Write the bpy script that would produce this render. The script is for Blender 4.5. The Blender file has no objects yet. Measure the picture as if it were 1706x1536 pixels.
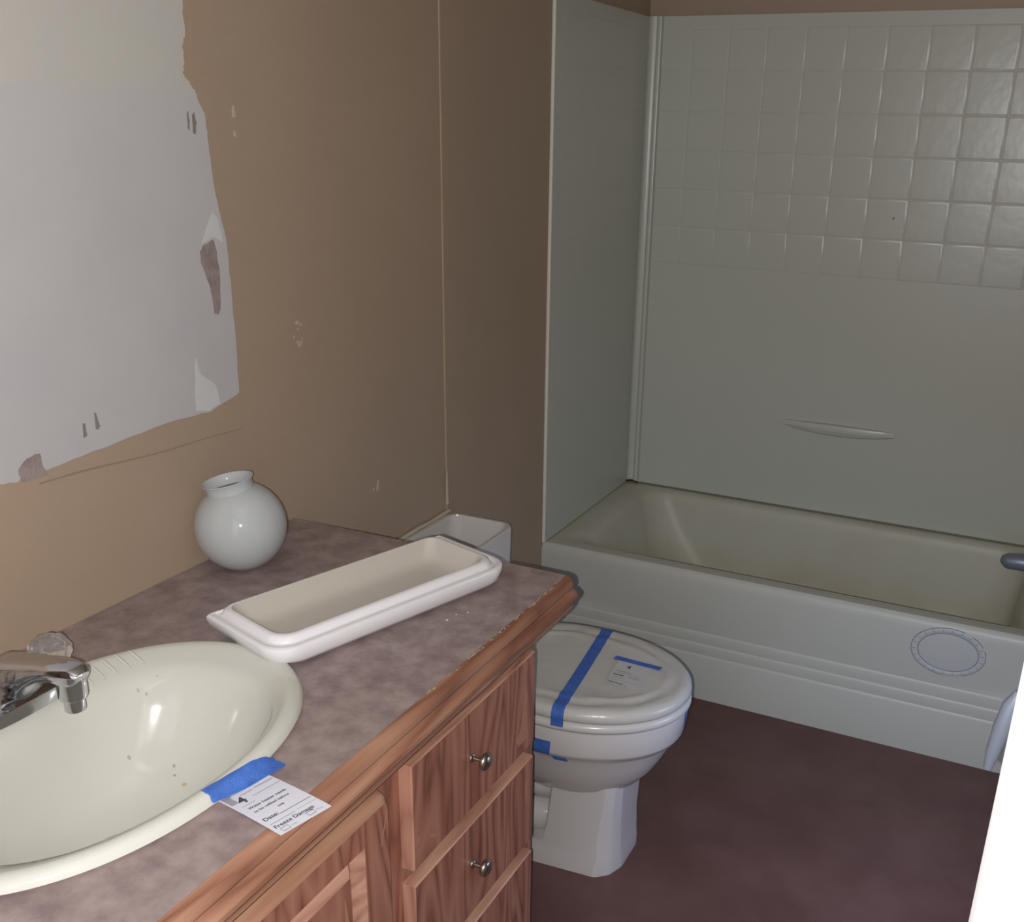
import bpy, bmesh, math, random
from mathutils import Vector, Matrix, noise
from mathutils.bvhtree import BVHTree
PI = math.pi
random.seed(7)
SC = bpy.context.scene
COL = SC.collection

# ------------------------------------------------------------------ camera
R = Matrix(((0.90126532, -0.39573149, -0.17640128),
            (0.43276286, 0.84187212, 0.32244012),
            (0.02090762, -0.36694402, 0.93000804)))
CAM_LOC = Vector((1.18729424, -0.73404288, 1.48079636))
right, fwd, up_ = R.col[0], R.col[1], R.col[2]
cd = bpy.data.cameras.new('camera')
cam = bpy.data.objects.new('camera', cd)
COL.objects.link(cam)
M4 = Matrix.Identity(4)
for i in range(3):
    M4[i][0] = right[i]; M4[i][1] = up_[i]; M4[i][2] = -fwd[i]; M4[i][3] = CAM_LOC[i]
cam.matrix_world = M4
cd.sensor_fit = 'HORIZONTAL'; cd.sensor_width = 36.0
cd.lens = 36.0 * 1729.3 / 1706.0
cd.shift_x = -(913.27 - 853.0) / 1706.0
cd.shift_y = (894.18 - 768.0) / 1706.0
cd.clip_start = 0.02; cd.clip_end = 50
SC.camera = cam

# ------------------------------------------------------------------ world, lights, exposure
w = bpy.data.worlds.new('world'); SC.world = w; w.use_nodes = True
w.node_tree.nodes['Background'].inputs[0].default_value = (0.80, 0.88, 1.0, 1)
w.node_tree.nodes['Background'].inputs[1].default_value = 0.27

def lamp(name, kind, loc, energy, color, size=None, direction=None, size_y=None, radius=None):
    l = bpy.data.lights.new(name, kind); l.energy = energy; l.color = color
    if kind == 'AREA':
        l.size = size
        if size_y: l.shape = 'RECTANGLE'; l.size_y = size_y
    elif radius is not None:
        l.shadow_soft_size = radius
    o = bpy.data.objects.new(name, l); COL.objects.link(o); o.location = loc
    if direction is not None:
        o.rotation_euler = Vector(direction).to_track_quat('-Z', 'Y').to_euler()
    return o
# the phone's flash, a little left of and below the lens
FL = CAM_LOC - right * 0.020 - up_ * 0.012
lamp('phone_flash', 'POINT', FL, 68.0, (1.0, 0.965, 0.94), radius=0.003)
# daylight of the hallway coming through the doorway behind the camera
lamp('hallway_daylight', 'AREA', (0.82, -1.25, 1.35), 4.3, (0.88, 0.94, 1.0), 0.9, (0, 1, -0.12), 1.5)
# bluish fill lamp added out of view to brighten the right-hand floor
lamp('right_fill', 'AREA', (1.325, 1.02, 0.60), 4.8, (0.48, 0.64, 1.0), 0.30, (-0.40, 0.05, -1), 0.28)
vs = SC.view_settings
SC.display_settings.display_device = 'sRGB'
vs.view_transform = 'Standard'; vs.look = 'None'; vs.gamma = 1.0; vs.use_curve_mapping = False
vs.exposure = 0.0

# ------------------------------------------------------------------ materials
def s2l(c):
    c = c / 255.0
    return c / 12.92 if c <= 0.04045 else ((c + 0.055) / 1.055) ** 2.4
def rgb(r, g, b): return (s2l(r), s2l(g), s2l(b), 1)

def mat(name, color, rough=0.5, metal=0.0, spec=0.5, coat=0.0, bump=None, vary=None, trans=0.0, ior=1.45, sss=0.0):
    """bump=(scale, strength, detail)   vary=(scale, color2, lo, hi[, stretch])"""
    m = bpy.data.materials.new(name); m.use_nodes = True
    nt = m.node_tree; b = nt.nodes['Principled BSDF']
    b.inputs['Base Color'].default_value = color
    b.inputs['Roughness'].default_value = rough
    b.inputs['Metallic'].default_value = metal
    b.inputs['Specular IOR Level'].default_value = spec
    b.inputs['Coat Weight'].default_value = coat
    b.inputs['Coat Roughness'].default_value = 0.08
    b.inputs['Transmission Weight'].default_value = trans
    b.inputs['IOR'].default_value = ior
    tc = nt.nodes.new('ShaderNodeTexCoord')
    if vary:
        n = nt.nodes.new('ShaderNodeTexNoise'); n.inputs['Scale'].default_value = vary[0]
        n.inputs['Detail'].default_value = 6; n.inputs['Roughness'].default_value = 0.62
        src = tc.outputs['Object']
        if len(vary) > 4:
            mp = nt.nodes.new('ShaderNodeMapping'); mp.inputs['Scale'].default_value = vary[4]
            nt.links.new(src, mp.inputs['Vector']); src = mp.outputs['Vector']
        nt.links.new(src, n.inputs['Vector'])
        r = nt.nodes.new('ShaderNodeValToRGB')
        r.color_ramp.elements[0].position = vary[2]; r.color_ramp.elements[0].color = color
        r.color_ramp.elements[1].position = vary[3]; r.color_ramp.elements[1].color = vary[1]
        nt.links.new(n.outputs['Fac'], r.inputs['Fac']); nt.links.new(r.outputs['Color'], b.inputs['Base Color'])
    if bump:
        n = nt.nodes.new('ShaderNodeTexNoise'); n.inputs['Scale'].default_value = bump[0]
        n.inputs['Detail'].default_value = bump[2] if len(bump) > 2 else 3
        nt.links.new(tc.outputs['Object'], n.inputs['Vector'])
        bp = nt.nodes.new('ShaderNodeBump'); bp.inputs['Strength'].default_value = bump[1]
        bp.inputs['Distance'].default_value = 0.004
        nt.links.new(n.outputs['Fac'], bp.inputs['Height']); nt.links.new(bp.outputs['Normal'], b.inputs['Normal'])
    return m

def wood(name, dark, mid, light, axis='Z', scale=1.0):
    """oak: fine grain streaks plus cathedral rings, running along axis"""
    m = bpy.data.materials.new(name); m.use_nodes = True
    nt = m.node_tree; b = nt.nodes['Principled BSDF']; L = nt.links
    b.inputs['Roughness'].default_value = 0.42; b.inputs['Specular IOR Level'].default_value = 0.35
    tc = nt.nodes.new('ShaderNodeTexCoord')
    mp = nt.nodes.new('ShaderNodeMapping')
    st = {'Z': (60, 60, 2.2), 'Y': (60, 2.2, 60)}[axis]
    mp.inputs['Scale'].default_value = tuple(s * scale for s in st)
    L.new(tc.outputs['Object'], mp.inputs['Vector'])
    n = nt.nodes.new('ShaderNodeTexNoise'); n.inputs['Scale'].default_value = 1.6; n.inputs['Detail'].default_value = 8
    n.inputs['Roughness'].default_value = 0.7
    L.new(mp.outputs['Vector'], n.inputs['Vector'])
    mp2 = nt.nodes.new('ShaderNodeMapping')
    mp2.inputs['Scale'].default_value = {'Z': (9, 9, 1.6), 'Y': (9, 1.6, 9)}[axis]
    L.new(tc.outputs['Object'], mp2.inputs['Vector'])
    wv = nt.nodes.new('ShaderNodeTexNoise'); wv.inputs['Scale'].default_value = 1.3; wv.inputs['Detail'].default_value = 1
    wv.inputs['Distortion'].default_value = 0.4
    L.new(mp2.outputs['Vector'], wv.inputs['Vector'])
    mu = nt.nodes.new('ShaderNodeMath'); mu.operation = 'MULTIPLY'; mu.inputs[1].default_value = 17.0
    L.new(wv.outputs['Fac'], mu.inputs[0])
    sn = nt.nodes.new('ShaderNodeMath'); sn.operation = 'PINGPONG'; sn.inputs[1].default_value = 1.0
    L.new(mu.outputs[0], sn.inputs[0])
    mx = nt.nodes.new('ShaderNodeMath'); mx.operation = 'MULTIPLY_ADD'; mx.inputs[1].default_value = 0.42
    ml = nt.nodes.new('ShaderNodeMath'); ml.operation = 'MULTIPLY'; ml.inputs[1].default_value = 0.62
    L.new(n.outputs['Fac'], ml.inputs[0]); L.new(sn.outputs[0], mx.inputs[0]); L.new(ml.outputs[0], mx.inputs[2])
    r = nt.nodes.new('ShaderNodeValToRGB'); e = r.color_ramp.elements
    e[0].position = 0.22; e[0].color = dark; e[1].position = 0.75; e[1].color = light
    k = e.new(0.45); k.color = mid
    L.new(mx.outputs[0], r.inputs['Fac']); L.new(r.outputs['Color'], b.inputs['Base Color'])
    bp = nt.nodes.new('ShaderNodeBump'); bp.inputs['Strength'].default_value = 0.15; bp.inputs['Distance'].default_value = 0.001
    L.new(n.outputs['Fac'], bp.inputs['Height']); L.new(bp.outputs['Normal'], b.inputs['Normal'])
    return m

M = {}
M['tan'] = mat('tan_wall_paint', rgb(166, 146, 127), 0.5, bump=(420, 0.10), vary=(1.6, rgb(160, 141, 122), 0.35, 0.7))
M['tan_light'] = mat('tan_seam_filler', rgb(180, 160, 138), 0.6)
M['tan_smear'] = mat('dry_paint_smear', rgb(186, 176, 160), 0.4)
M['board_low'] = mat('bare_wallboard_grey', rgb(181, 178, 181), 0.75, bump=(300, 0.05), vary=(2.2, rgb(188, 186, 186), 0.4, 0.7))
M['board_up'] = mat('bare_wallboard_warm', rgb(190, 188, 180), 0.75, bump=(300, 0.05), vary=(2.2, rgb(184, 182, 178), 0.4, 0.7))
M['board_pale'] = mat('scraped_pale_wallboard', rgb(200, 200, 200), 0.75)
M['scar'] = mat('torn_brown_paper', rgb(150, 137, 134), 0.85, bump=(200, 0.3), vary=(40, rgb(134, 120, 116), 0.4, 0.65))
M['scar_grey'] = mat('grey_gouge', rgb(128, 122, 118), 0.85)
M['pencil'] = mat('faint_scratch', rgb(146, 126, 107), 0.7)
M['laminate'] = mat('mauve_laminate', rgb(128, 112, 111), 0.42, spec=0.35, vary=(26, rgb(158, 142, 139), 0.36, 0.66), bump=(500, 0.04))
M['oak'] = wood('red_oak_vertical', rgb(116, 74, 60), rgb(158, 106, 88), rgb(176, 126, 106), 'Z')
M['oak_h'] = wood('red_oak_horizontal', rgb(110, 72, 56), rgb(144, 102, 82), rgb(166, 126, 104), 'Y')
M['oak_worn_lit'] = wood('worn_lit_oak_edge', rgb(158, 112, 94), rgb(184, 138, 118), rgb(200, 156, 134), 'Y')  # worn edges, tone also lightened for the flash falling on them
M['oak_worn_lit_v'] = wood('worn_lit_oak_edge_vertical', rgb(152, 106, 88), rgb(180, 132, 112), rgb(196, 150, 128), 'Z')
M['oak_lip_lit'] = wood('worn_lit_oak_lip', rgb(150, 108, 84), rgb(172, 130, 104), rgb(186, 146, 118), 'Y')  # worn door lip, flash light on it also put into the tone
M['chip'] = mat('chipped_veneer', rgb(176, 128, 102), 0.7)
M['bone'] = mat('bone_porcelain', rgb(198, 197, 189), 0.11, spec=0.5, coat=0.0)
M['porcelain'] = mat('white_porcelain', rgb(200, 197, 196), 0.10, spec=0.5, coat=0.3)
M['lid_glaze'] = mat('lit_lid_glaze', rgb(226, 224, 227), 0.12, spec=0.5, coat=0.3)  # same porcelain, lightened for the flash on the lid's side
M['tank_inner'] = mat('bisque_glaze_inside', rgb(190, 183, 174), 0.25, spec=0.5)
M['glaze_worn'] = mat('unglazed_rim', rgb(196, 184, 176), 0.6)
M['seat'] = mat('toilet_seat_plastic', rgb(200, 198, 195), 0.22, spec=0.45)
M['film'] = mat('toilet_lid_under_film', rgb(192, 191, 186), 0.25, spec=0.45, bump=(38, 0.25, 2))
M['surround'] = mat('surround_fiberglass', rgb(190, 193, 184), 0.30, spec=0.5, bump=(30, 0.10, 2))
M['tile'] = mat('embossed_tile_gloss', rgb(190, 193, 184), 0.30, spec=0.5, bump=(24, 0.22, 2))
M['tub'] = mat('tub_fiberglass', rgb(190, 190, 176), 0.42, spec=0.4, vary=(3.5, rgb(182, 177, 160), 0.45, 0.75))
M['apron'] = mat('tub_apron', rgb(186, 187, 178), 0.4, spec=0.4)
M['caulk'] = mat('white_caulk', rgb(214, 212, 200), 0.5)
M['cover'] = mat('access_cover_plastic', rgb(182, 184, 182), 0.4)
M['groove'] = mat('dark_groove', rgb(128, 134, 142), 0.7)  # darker tone for the rings and ticks of the access cover
M['vinyl'] = mat('brown_vinyl_floor', rgb(92, 64, 60), 0.36, spec=0.4, vary=(5.0, rgb(106, 78, 74), 0.38, 0.68), bump=(60, 0.10))
M['blue_tape'] = mat('blue_painters_tape', rgb(62, 100, 178), 0.55, bump=(500, 0.3), vary=(35, rgb(74, 116, 196), 0.45, 0.7))
M['paper'] = mat('tag_paper', rgb(206, 206, 216), 0.7)
M['paper_lid'] = mat('tag_paper_lid', rgb(194, 194, 194), 0.35)  # toned like the lid, painting in the glare that hides the sheet edges
M['ink'] = mat('black_ink', rgb(70, 68, 76), 0.6)
M['ink_grey'] = mat('grey_print', rgb(150, 150, 162), 0.6)
M['chrome'] = mat('chrome', rgb(200, 202, 206), 0.10, metal=1.0)
M['nickel'] = mat('brushed_nickel', rgb(178, 172, 160), 0.28, metal=1.0)
M['crystal'] = mat('clear_acrylic', (0.93, 0.93, 0.93, 1), 0.05, trans=0.9, ior=1.46)
M['opal'] = mat('opal_glass', rgb(180, 184, 186), 0.07, spec=0.5, coat=0.4)
M['opal'].node_tree.nodes['Principled BSDF'].inputs['Subsurface Weight'].default_value = 0.25
M['opal'].node_tree.nodes['Principled BSDF'].inputs['Subsurface Scale'].default_value = 0.01
M['white_paint'] = mat('white_gloss_paint', rgb(236, 236, 236), 0.45)
M['steel'] = mat('dark_satin_metal', rgb(128, 136, 152), 0.4, metal=0.35)
M['dark'] = mat('gap_shade', rgb(40, 34, 32), 0.8)
M['ceiling'] = mat('ceiling_white', rgb(206, 200, 190), 0.8)
M['stain'] = mat('rust_stain', rgb(186, 170, 138), 0.35)
M['speck'] = mat('brown_speck', rgb(164, 154, 138), 0.5)
M['grout_dark'] = mat('dark_joint_sealant', rgb(120, 112, 100), 0.6)  # dark joint colour along the panel foot
M['plaster'] = mat('plaster_crumb', rgb(214, 206, 204), 0.8)

# ------------------------------------------------------------------ helpers
def link(name, me, m, parent=None, loc=None):
    o = bpy.data.objects.new(name, me); COL.objects.link(o)
    if m is not None:
        for mm in (m if isinstance(m, (list, tuple)) else [m]): me.materials.append(mm)
    if parent is not None: o.parent = parent
    if loc is not None: o.location = loc
    return o
def obj(name, bm, m, parent=None, loc=None, smooth=None):
    me = bpy.data.meshes.new(name)
    bmesh.ops.recalc_face_normals(bm, faces=bm.faces[:])
    bm.to_mesh(me); bm.free()
    if smooth is not None:
        me.polygons.foreach_set('use_smooth', [True] * len(me.polygons))
        me.set_sharp_from_angle(angle=math.radians(smooth))
    return link(name, me, m, parent, loc)
def tag(o, label, cat, group=None):
    o['label'] = label; o['category'] = cat
    if group: o['group'] = group
    return o
def thing(name, label, cat, loc=(0, 0, 0), rz=0, group=None):
    o = bpy.data.objects.new(name, None); COL.objects.link(o)
    o.location = loc; o.rotation_euler = (0, 0, rz); o.empty_display_size = 0.05
    return tag(o, label, cat, group)
def struct(o): o['kind'] = 'structure'; return o

def add_box(bm, x0, x1, y0, y1, z0, z1, mi=0, bevel=0.0, seg=2):
    vs_ = [bm.verts.new(p) for p in ((x0,y0,z0),(x1,y0,z0),(x1,y1,z0),(x0,y1,z0),(x0,y0,z1),(x1,y0,z1),(x1,y1,z1),(x0,y1,z1))]
    fs = [bm.faces.new([vs_[i] for i in f]) for f in ((0,3,2,1),(4,5,6,7),(0,1,5,4),(1,2,6,5),(2,3,7,6),(3,0,4,7))]
    for f in fs: f.material_index = mi
    if bevel > 0:
        es = list({e for f in fs for e in f.edges})
        bmesh.ops.bevel(bm, geom=es, offset=bevel, segments=seg, affect='EDGES', profile=0.5)
    return bm
def box(x0, x1, y0, y1, z0, z1, bevel=0.0, seg=2):
    bm = bmesh.new(); return add_box(bm, x0, x1, y0, y1, z0, z1, 0, bevel, seg)
def loft(bm, rings, closed=True, cap0=False, cap1=False, mi=0):
    vr = [[bm.verts.new(p) for p in r] for r in rings]
    n = len(vr[0])
    for a, b in zip(vr[:-1], vr[1:]):
        for i in range(n if closed else n - 1):
            j = (i + 1) % n
            f = bm.faces.new((a[i], a[j], b[j], b[i])); f.material_index = mi
    if cap0: bm.faces.new(vr[0][::-1]).material_index = mi
    if cap1: bm.faces.new(vr[-1]).material_index = mi
    return vr
def prism_poly(bm, pts, axis_fn, a, b, mi=0):
    """pts 2-D outline, axis_fn(u, v, t) -> 3-D point; extruded from a to b"""
    r0 = [bm.verts.new(axis_fn(u, v, a)) for u, v in pts]
    r1 = [bm.verts.new(axis_fn(u, v, b)) for u, v in pts]
    n = len(pts)
    for i in range(n):
        j = (i + 1) % n
        bm.faces.new((r0[i], r0[j], r1[j], r1[i])).material_index = mi
    bm.faces.new(r0[::-1]).material_index = mi; bm.faces.new(r1).material_index = mi
def tube(bm, pts, rad, n=16, caps=True, mi=0, flat=(1, 1)):
    pts = [Vector(p) for p in pts]; rings = []
    up = Vector((0, 0, 1))
    for i, p in enumerate(pts):
        d = (pts[min(i + 1, len(pts) - 1)] - pts[max(i - 1, 0)]).normalized()
        s = d.cross(up)
        if s.length < 1e-3: s = d.cross(Vector((0, 1, 0)))
        s.normalize(); t = s.cross(d).normalized()
        r = rad[i] if isinstance(rad, (list, tuple)) else rad
        rings.append([p + s * math.cos(a) * r * flat[0] + t * math.sin(a) * r * flat[1] for a in [2 * PI * k / n for k in range(n)]])
    loft(bm, rings, True, caps, caps, mi)
def lathe(bm, prof, n=48, axis=Vector((0, 0, 1)), org=Vector((0, 0, 0)), mi=0, cap0=False, cap1=False):
    q = Vector((0, 0, 1)).rotation_difference(Vector(axis).normalized())
    rings = []
    for r, z in prof:
        rings.append([Vector(org) + q @ Vector((r * math.cos(2 * PI * k / n), r * math.sin(2 * PI * k / n), z)) for k in range(n)])
    loft(bm, rings, True, cap0, cap1, mi)
def slab(pts3, nrm, th):
    """a thin plate: polygon outline with thickness th along nrm"""
    bm = bmesh.new(); nrm = Vector(nrm)
    a = [bm.verts.new(Vector(p)) for p in pts3]; b = [bm.verts.new(Vector(p) + nrm * th) for p in pts3]
    n = len(a)
    for i in range(n): bm.faces.new((a[i], a[(i + 1) % n], b[(i + 1) % n], b[i]))
    bmesh.ops.triangle_fill(bm, use_beauty=True, edges=[bm.edges.get((b[i], b[(i + 1) % n])) for i in range(n)])
    bm.faces.new(a)
    return bm
def jag(pts, amp, sub, seed=0):
    """closed outline subdivided and roughened"""
    rnd = random.Random(seed); out = []
    n = len(pts)
    for i in range(n):
        p, q = pts[i], pts[(i + 1) % n]
        k = sub if not (len(p) > 2 and p[2] == 0) else 1
        for j in range(k):
            t = j / k
            jx = rnd.uniform(-amp, amp) if j or k > 1 else 0
            jy = rnd.uniform(-amp, amp) if j or k > 1 else 0
            out.append((p[0] + (q[0] - p[0]) * t + jx, p[1] + (q[1] - p[1]) * t + jy))
    return out

# ================================================================== SETTING
XR = 1.345            # right wall
YF = -0.42            # inner face of front wall
YB = 2.405            # back wall
ZC = 2.14
wl = struct(obj('wall_left', box(-0.08, 0, YF - 0.08, YB + 0.08, 0, ZC), M['tan']))
wb = struct(obj('wall_back', box(0, XR, YB, YB + 0.08, 0, ZC), M['tan']))
wr = struct(obj('wall_right', box(XR, XR + 0.08, YF - 0.08, YB + 0.08, 0, ZC), M['tan']))
DX0, DX1, DH = 0.44, 1.1994, 2.03     # doorway
bm = bmesh.new()
add_box(bm, 0, DX0 - 0.02, YF - 0.08, YF, 0, ZC); add_box(bm, DX1 + 0.02, XR, YF - 0.08, YF, 0, ZC)
add_box(bm, DX0 - 0.02, DX1 + 0.02, YF - 0.08, YF, DH + 0.02, ZC)
wf = struct(obj('wall_front', bm, M['tan']))
fl = struct(obj('floor', box(-0.08, XR + 0.08, -1.6, YB + 0.08, -0.05, 0), M['vinyl']))
ce = struct(obj('ceiling', box(-0.08, XR + 0.08, YF - 0.08, YB + 0.08, ZC, ZC + 0.05), M['ceiling']))
# doorway jambs and the open door leaf standing along the right wall
bm = bmesh.new()
add_box(bm, DX1, DX1 + 0.02, YF - 0.085, YF + 0.0, 0, DH)
jr = struct(obj('trim_1', bm, M['white_paint']))
bm = bmesh.new(); add_box(bm, DX0 - 0.02, DX0, YF - 0.085, YF, 0, DH)
add_box(bm, DX0 - 0.02, DX1 + 0.02, YF - 0.085, YF, DH, DH + 0.02)
struct(obj('trim_2', bm, M['white_paint']))
bm = bmesh.new()
add_box(bm, DX1 + 0.012, DX1 + 0.075, YF - 0.102, YF - 0.085, 0, DH + 0.06, 0, 0.004)
struct(obj('trim_3', bm, M['white_paint']))
dr = struct(obj('door_1', box(1.252, 1.287, YF + 0.01, 0.285, 0.012, 2.0, 0.002), M['white_paint']))
# unseen frame on the right wall, added to go with the bluish fill lamp
bm = bmesh.new()
for q in ((0.78, 0.82, 0.44, 0.98), (1.28, 1.32, 0.44, 0.98), (0.82, 1.28, 0.44, 0.48), (0.82, 1.28, 0.94, 0.98)): add_box(bm, XR - 0.004, XR, *q)
struct(obj('fill_frame_1', bm, M['white_paint']))
# seam strip of the wallboards
sm = bmesh.new()
add_box(sm, 0.0, 0.0018, 1.228, 1.2325, 0, ZC)
for v in sm.verts: pass
struct(obj('trim_4', sm, M['tan_light']))

# ---- the bare patch where the mirror hung: paint film gone, ragged edge
X0 = 0.0
low = [(-0.2,1.035,0),(-0.2,1.515,0),(0.21,1.517),(0.253,1.522),(0.306,1.512),(0.417,1.518),(0.538,1.513),(0.545,1.498),(0.552,1.488),(0.5545,1.446),(0.556,1.395),
       (0.566,1.342),(0.574,1.305),(0.575,1.24),(0.5755,1.154),(0.5725,1.06),(0.502,1.044),(0.411,1.048),(0.316,1.042),(0.23,1.037),(0.186,1.034),
       (0.176,1.046),(0.150,1.050),(0.143,1.030),(0.115,1.034)]
def yz(pts, x): return [(x, y, z) for y, z in pts]
def clampy(pts): return [(max(y, YF + 0.002), z) for y, z in pts]
p1 = obj('bare_wallboard_patch', slab(yz(jag(low, 0.0011, 5, 3), X0), (1, 0, 0), 0.0006), M['board_low'], wl)
upp = [(-0.2,1.500,0),(-0.2,2.05,0),(0.527,2.05,0),(0.527,1.70),(0.529,1.638),(0.5265,1.591),(0.519,1.575),(0.522,1.56),(0.515,1.544),(0.526,1.53),(0.541,1.514),(0.530,1.500),(0.417,1.500),(0.306,1.500),(0.1,1.500)]
obj('bare_wallboard_patch', slab(yz(jag(upp, 0.0018, 6, 5), X0), (1, 0, 0), 0.0005), M['board_up'], wl)
def smear(name, pts, m, th=0.0010, amp=0.0008, sub=3, seed=1, x=0.0):
    return obj(name, slab(yz(jag(pts, amp, sub, seed), x), (1, 0, 0), th), m, wl)
smear('torn_paper', [(0.514,1.292),(0.522,1.301),(0.545,1.309),(0.550,1.290),(0.553,1.250),(0.547,1.20),(0.541,1.193),(0.533,1.196),(0.527,1.240),(0.515,1.272)], M['scar'], 0.0009, 0.0010)
smear('torn_paper', [(0.520,1.304),(0.548,1.348),(0.5575,1.342),(0.566,1.302),(0.545,1.312)], M['board_pale'], 0.0011, 0.0005, seed=4)
smear('torn_paper', [(0.472,1.052),(0.476,1.10),(0.482,1.135),(0.490,1.105),(0.520,1.085),(0.527,1.052),(0.50,1.046)], M['board_pale'], 0.0009, 0.0012, seed=9)
smear('torn_paper', [(0.147,1.028),(0.143,1.045),(0.160,1.058),(0.180,1.060),(0.183,1.040),(0.186,1.026)], M['scar'], 0.0010, 0.0015, seed=14)
smear('gouge', [(0.5145,1.468),(0.515,1.488),(0.518,1.493),(0.519,1.478),(0.517,1.465)], M['scar_grey'], 0.0009, 0.0005)
smear('gouge', [(0.524,1.462),(0.525,1.486),(0.530,1.491),(0.533,1.476),(0.529,1.460)], M['scar_grey'], 0.0009, 0.0006)
smear('gouge', [(0.276,1.070),(0.277,1.094),(0.280,1.092),(0.284,1.072),(0.280,1.068)], M['scar_grey'], 0.0009, 0.0004)
smear('gouge', [(0.253,1.062),(0.255,1.083),(0.259,1.082),(0.260,1.064)], M['scar_grey'], 0.0009, 0.0004)
smear('filler_dab', [(0.612,1.484),(0.613,1.500),(0.617,1.503),(0.619,1.486)], M['tan_smear'], 0.0007, 0.0006)
smear('filler_dab', [(0.611,1.458),(0.612,1.466),(0.618,1.464),(0.617,1.457)], M['tan_smear'], 0.0004, 0.0006)
for k, (y, z, r) in enumerate([(0.732,1.152,0.006),(0.742,1.147,0.004),(0.734,1.141,0.003),(0.731,1.118,0.004),(0.741,1.116,0.005),(0.736,1.112,0.006),(0.722,1.128,0.003),(0.745,1.122,0.002)]):
    smear('filler_dab', [(y - r, z), (y, z + r * .7), (y + r, z), (y, z - r * .8)], M['tan_smear'], 0.0007, r * .2, 3, k)
smear('filler_dab', [(0.952,0.772),(0.953,0.785),(0.957,0.796),(0.962,0.79),(0.960,0.775)], M['tan_smear'], 0.0007, 0.0008, 3, 2)
smear('filler_dab', [(0.938,0.778),(0.940,0.786),(0.944,0.783),(0.942,0.776)], M['tan_smear'], 0.0004, 0.0008, 3, 2)
# long faint scrape line under the patch
bm = bmesh.new()
pts = [(0.001, 0.172 + 0.40 * t, 1.0185 - 0.021 * t + 0.0015 * math.sin(9 * t)) for t in [i / 30 for i in range(31)]]
tube(bm, pts, [0.0012 * (1 - 0.6 * abs(i / 30 - .15)) for i in range(31)], 6, flat=(0.5, 1))
obj('scrape_line', bm, M['pencil'], wl)
# caulk bead where tank meets the seam foot
bm = bmesh.new(); tube(bm, [(0.004, 1.226, 0.66 + 0.02 * i) for i in range(5)], [0.005, .004, .0035, .003, .002], 8)
obj('seam_bead', bm, M['tan_light'], wl, smooth=60)

# ================================================================== TUB AND SURROUND
YT, YI, HT = 1.751, 2.394, 0.376       # apron plane, inner back face, rim height
tub = thing('bathtub', 'off white fiberglass alcove bathtub with stepped apron, filling the end of the room', 'bathtub', (0.66, 2.07, 0))
def T(v): return Vector(v) - Vector((0.66, 2.07, 0))
# apron: profile y(z), stepped between x=.09 and x=1.3
zs = [0.0, 0.006, 0.128, 0.136, 0.1365, 0.162, 0.169, 0.1695, 0.196, 0.203, 0.2035, 0.235, 0.29, 0.345, 0.360, 0.370, 0.3755, 0.376, 0.374, 0.366, 0.345]
def yo(z, i):
    base = {13: 0.0, 14: 0.0015, 15: 0.006, 16: 0.013, 17: 0.030, 18: 0.050, 19: 0.056, 20: 0.060}
    return base.get(i, 0.0)
step = {0: 0, 1: 0, 2: 0.0, 3: 0.0030, 4: 0.0036, 5: 0.0008, 6: 0.0038, 7: 0.0044, 8: 0.0016, 9: 0.0046, 10: 0.0050, 11: 0.0025, 12: 0.0006}
xs_ = [0.0, 0.012, 0.075, 0.082, 0.090, 0.3, 0.5, 0.7, 0.9, 1.1, 1.25, 1.262, 1.27, XR]
rings = []
for x in xs_:
    k = 0 if x <= 0.075 or x >= 1.27 else (1 if 0.09 <= x <= 1.25 else 0.5)
    rings.append([T((x, YT + yo(z, i) + k * step.get(i, 0), z)) for i, z in enumerate(zs)])
bm = bmesh.new(); loft(bm, rings, closed=False)
obj('apron', bm, M['apron'], tub, smooth=35)
# deck + basin: loft from outer rectangle to the floor of the tub
def rrect(x0, x1, y0, y1, z, r, n=12):
    out = []
    for cx, cy, a0 in ((x1 - r, y1 - r, 0), (x0 + r, y1 - r, PI / 2), (x0 + r, y0 + r, PI), (x1 - r, y0 + r, 3 * PI / 2)):
        for k in range(n): a = a0 + PI / 2 * k / (n - 1); out.append((cx + r * math.cos(a), cy + r * math.sin(a), z))
    return out
bm = bmesh.new()
rg = [rrect(0.002, XR - 0.001, YT + 0.048, YB - 0.002, 0.3745, 0.004),
      rrect(0.02, XR - 0.02, YT + 0.050, YI - 0.006, 0.3755, 0.02),
      rrect(0.085, 1.275, YT + 0.052, YI - 0.030, 0.372, 0.08),
      rrect(0.098, 1.268, YT + 0.056, YI - 0.036, 0.362, 0.085),
      rrect(0.108, 1.262, YT + 0.060, YI - 0.040, 0.340, 0.09),
      rrect(0.150, 1.250, YT + 0.068, YI - 0.052, 0.24, 0.11),
      rrect(0.215, 1.238, YT + 0.080, YI - 0.070, 0.13, 0.13),
      rrect(0.260, 1.220, YT + 0.100, YI - 0.095, 0.085, 0.14),
      rrect(0.330, 1.170, YT + 0.150, YI - 0.15, 0.072, 0.14)]
loft(bm, [[T(p) for p in r] for r in rg], True, False, True)
obj('basin', bm, M['tub'], tub, smooth=50)
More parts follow.
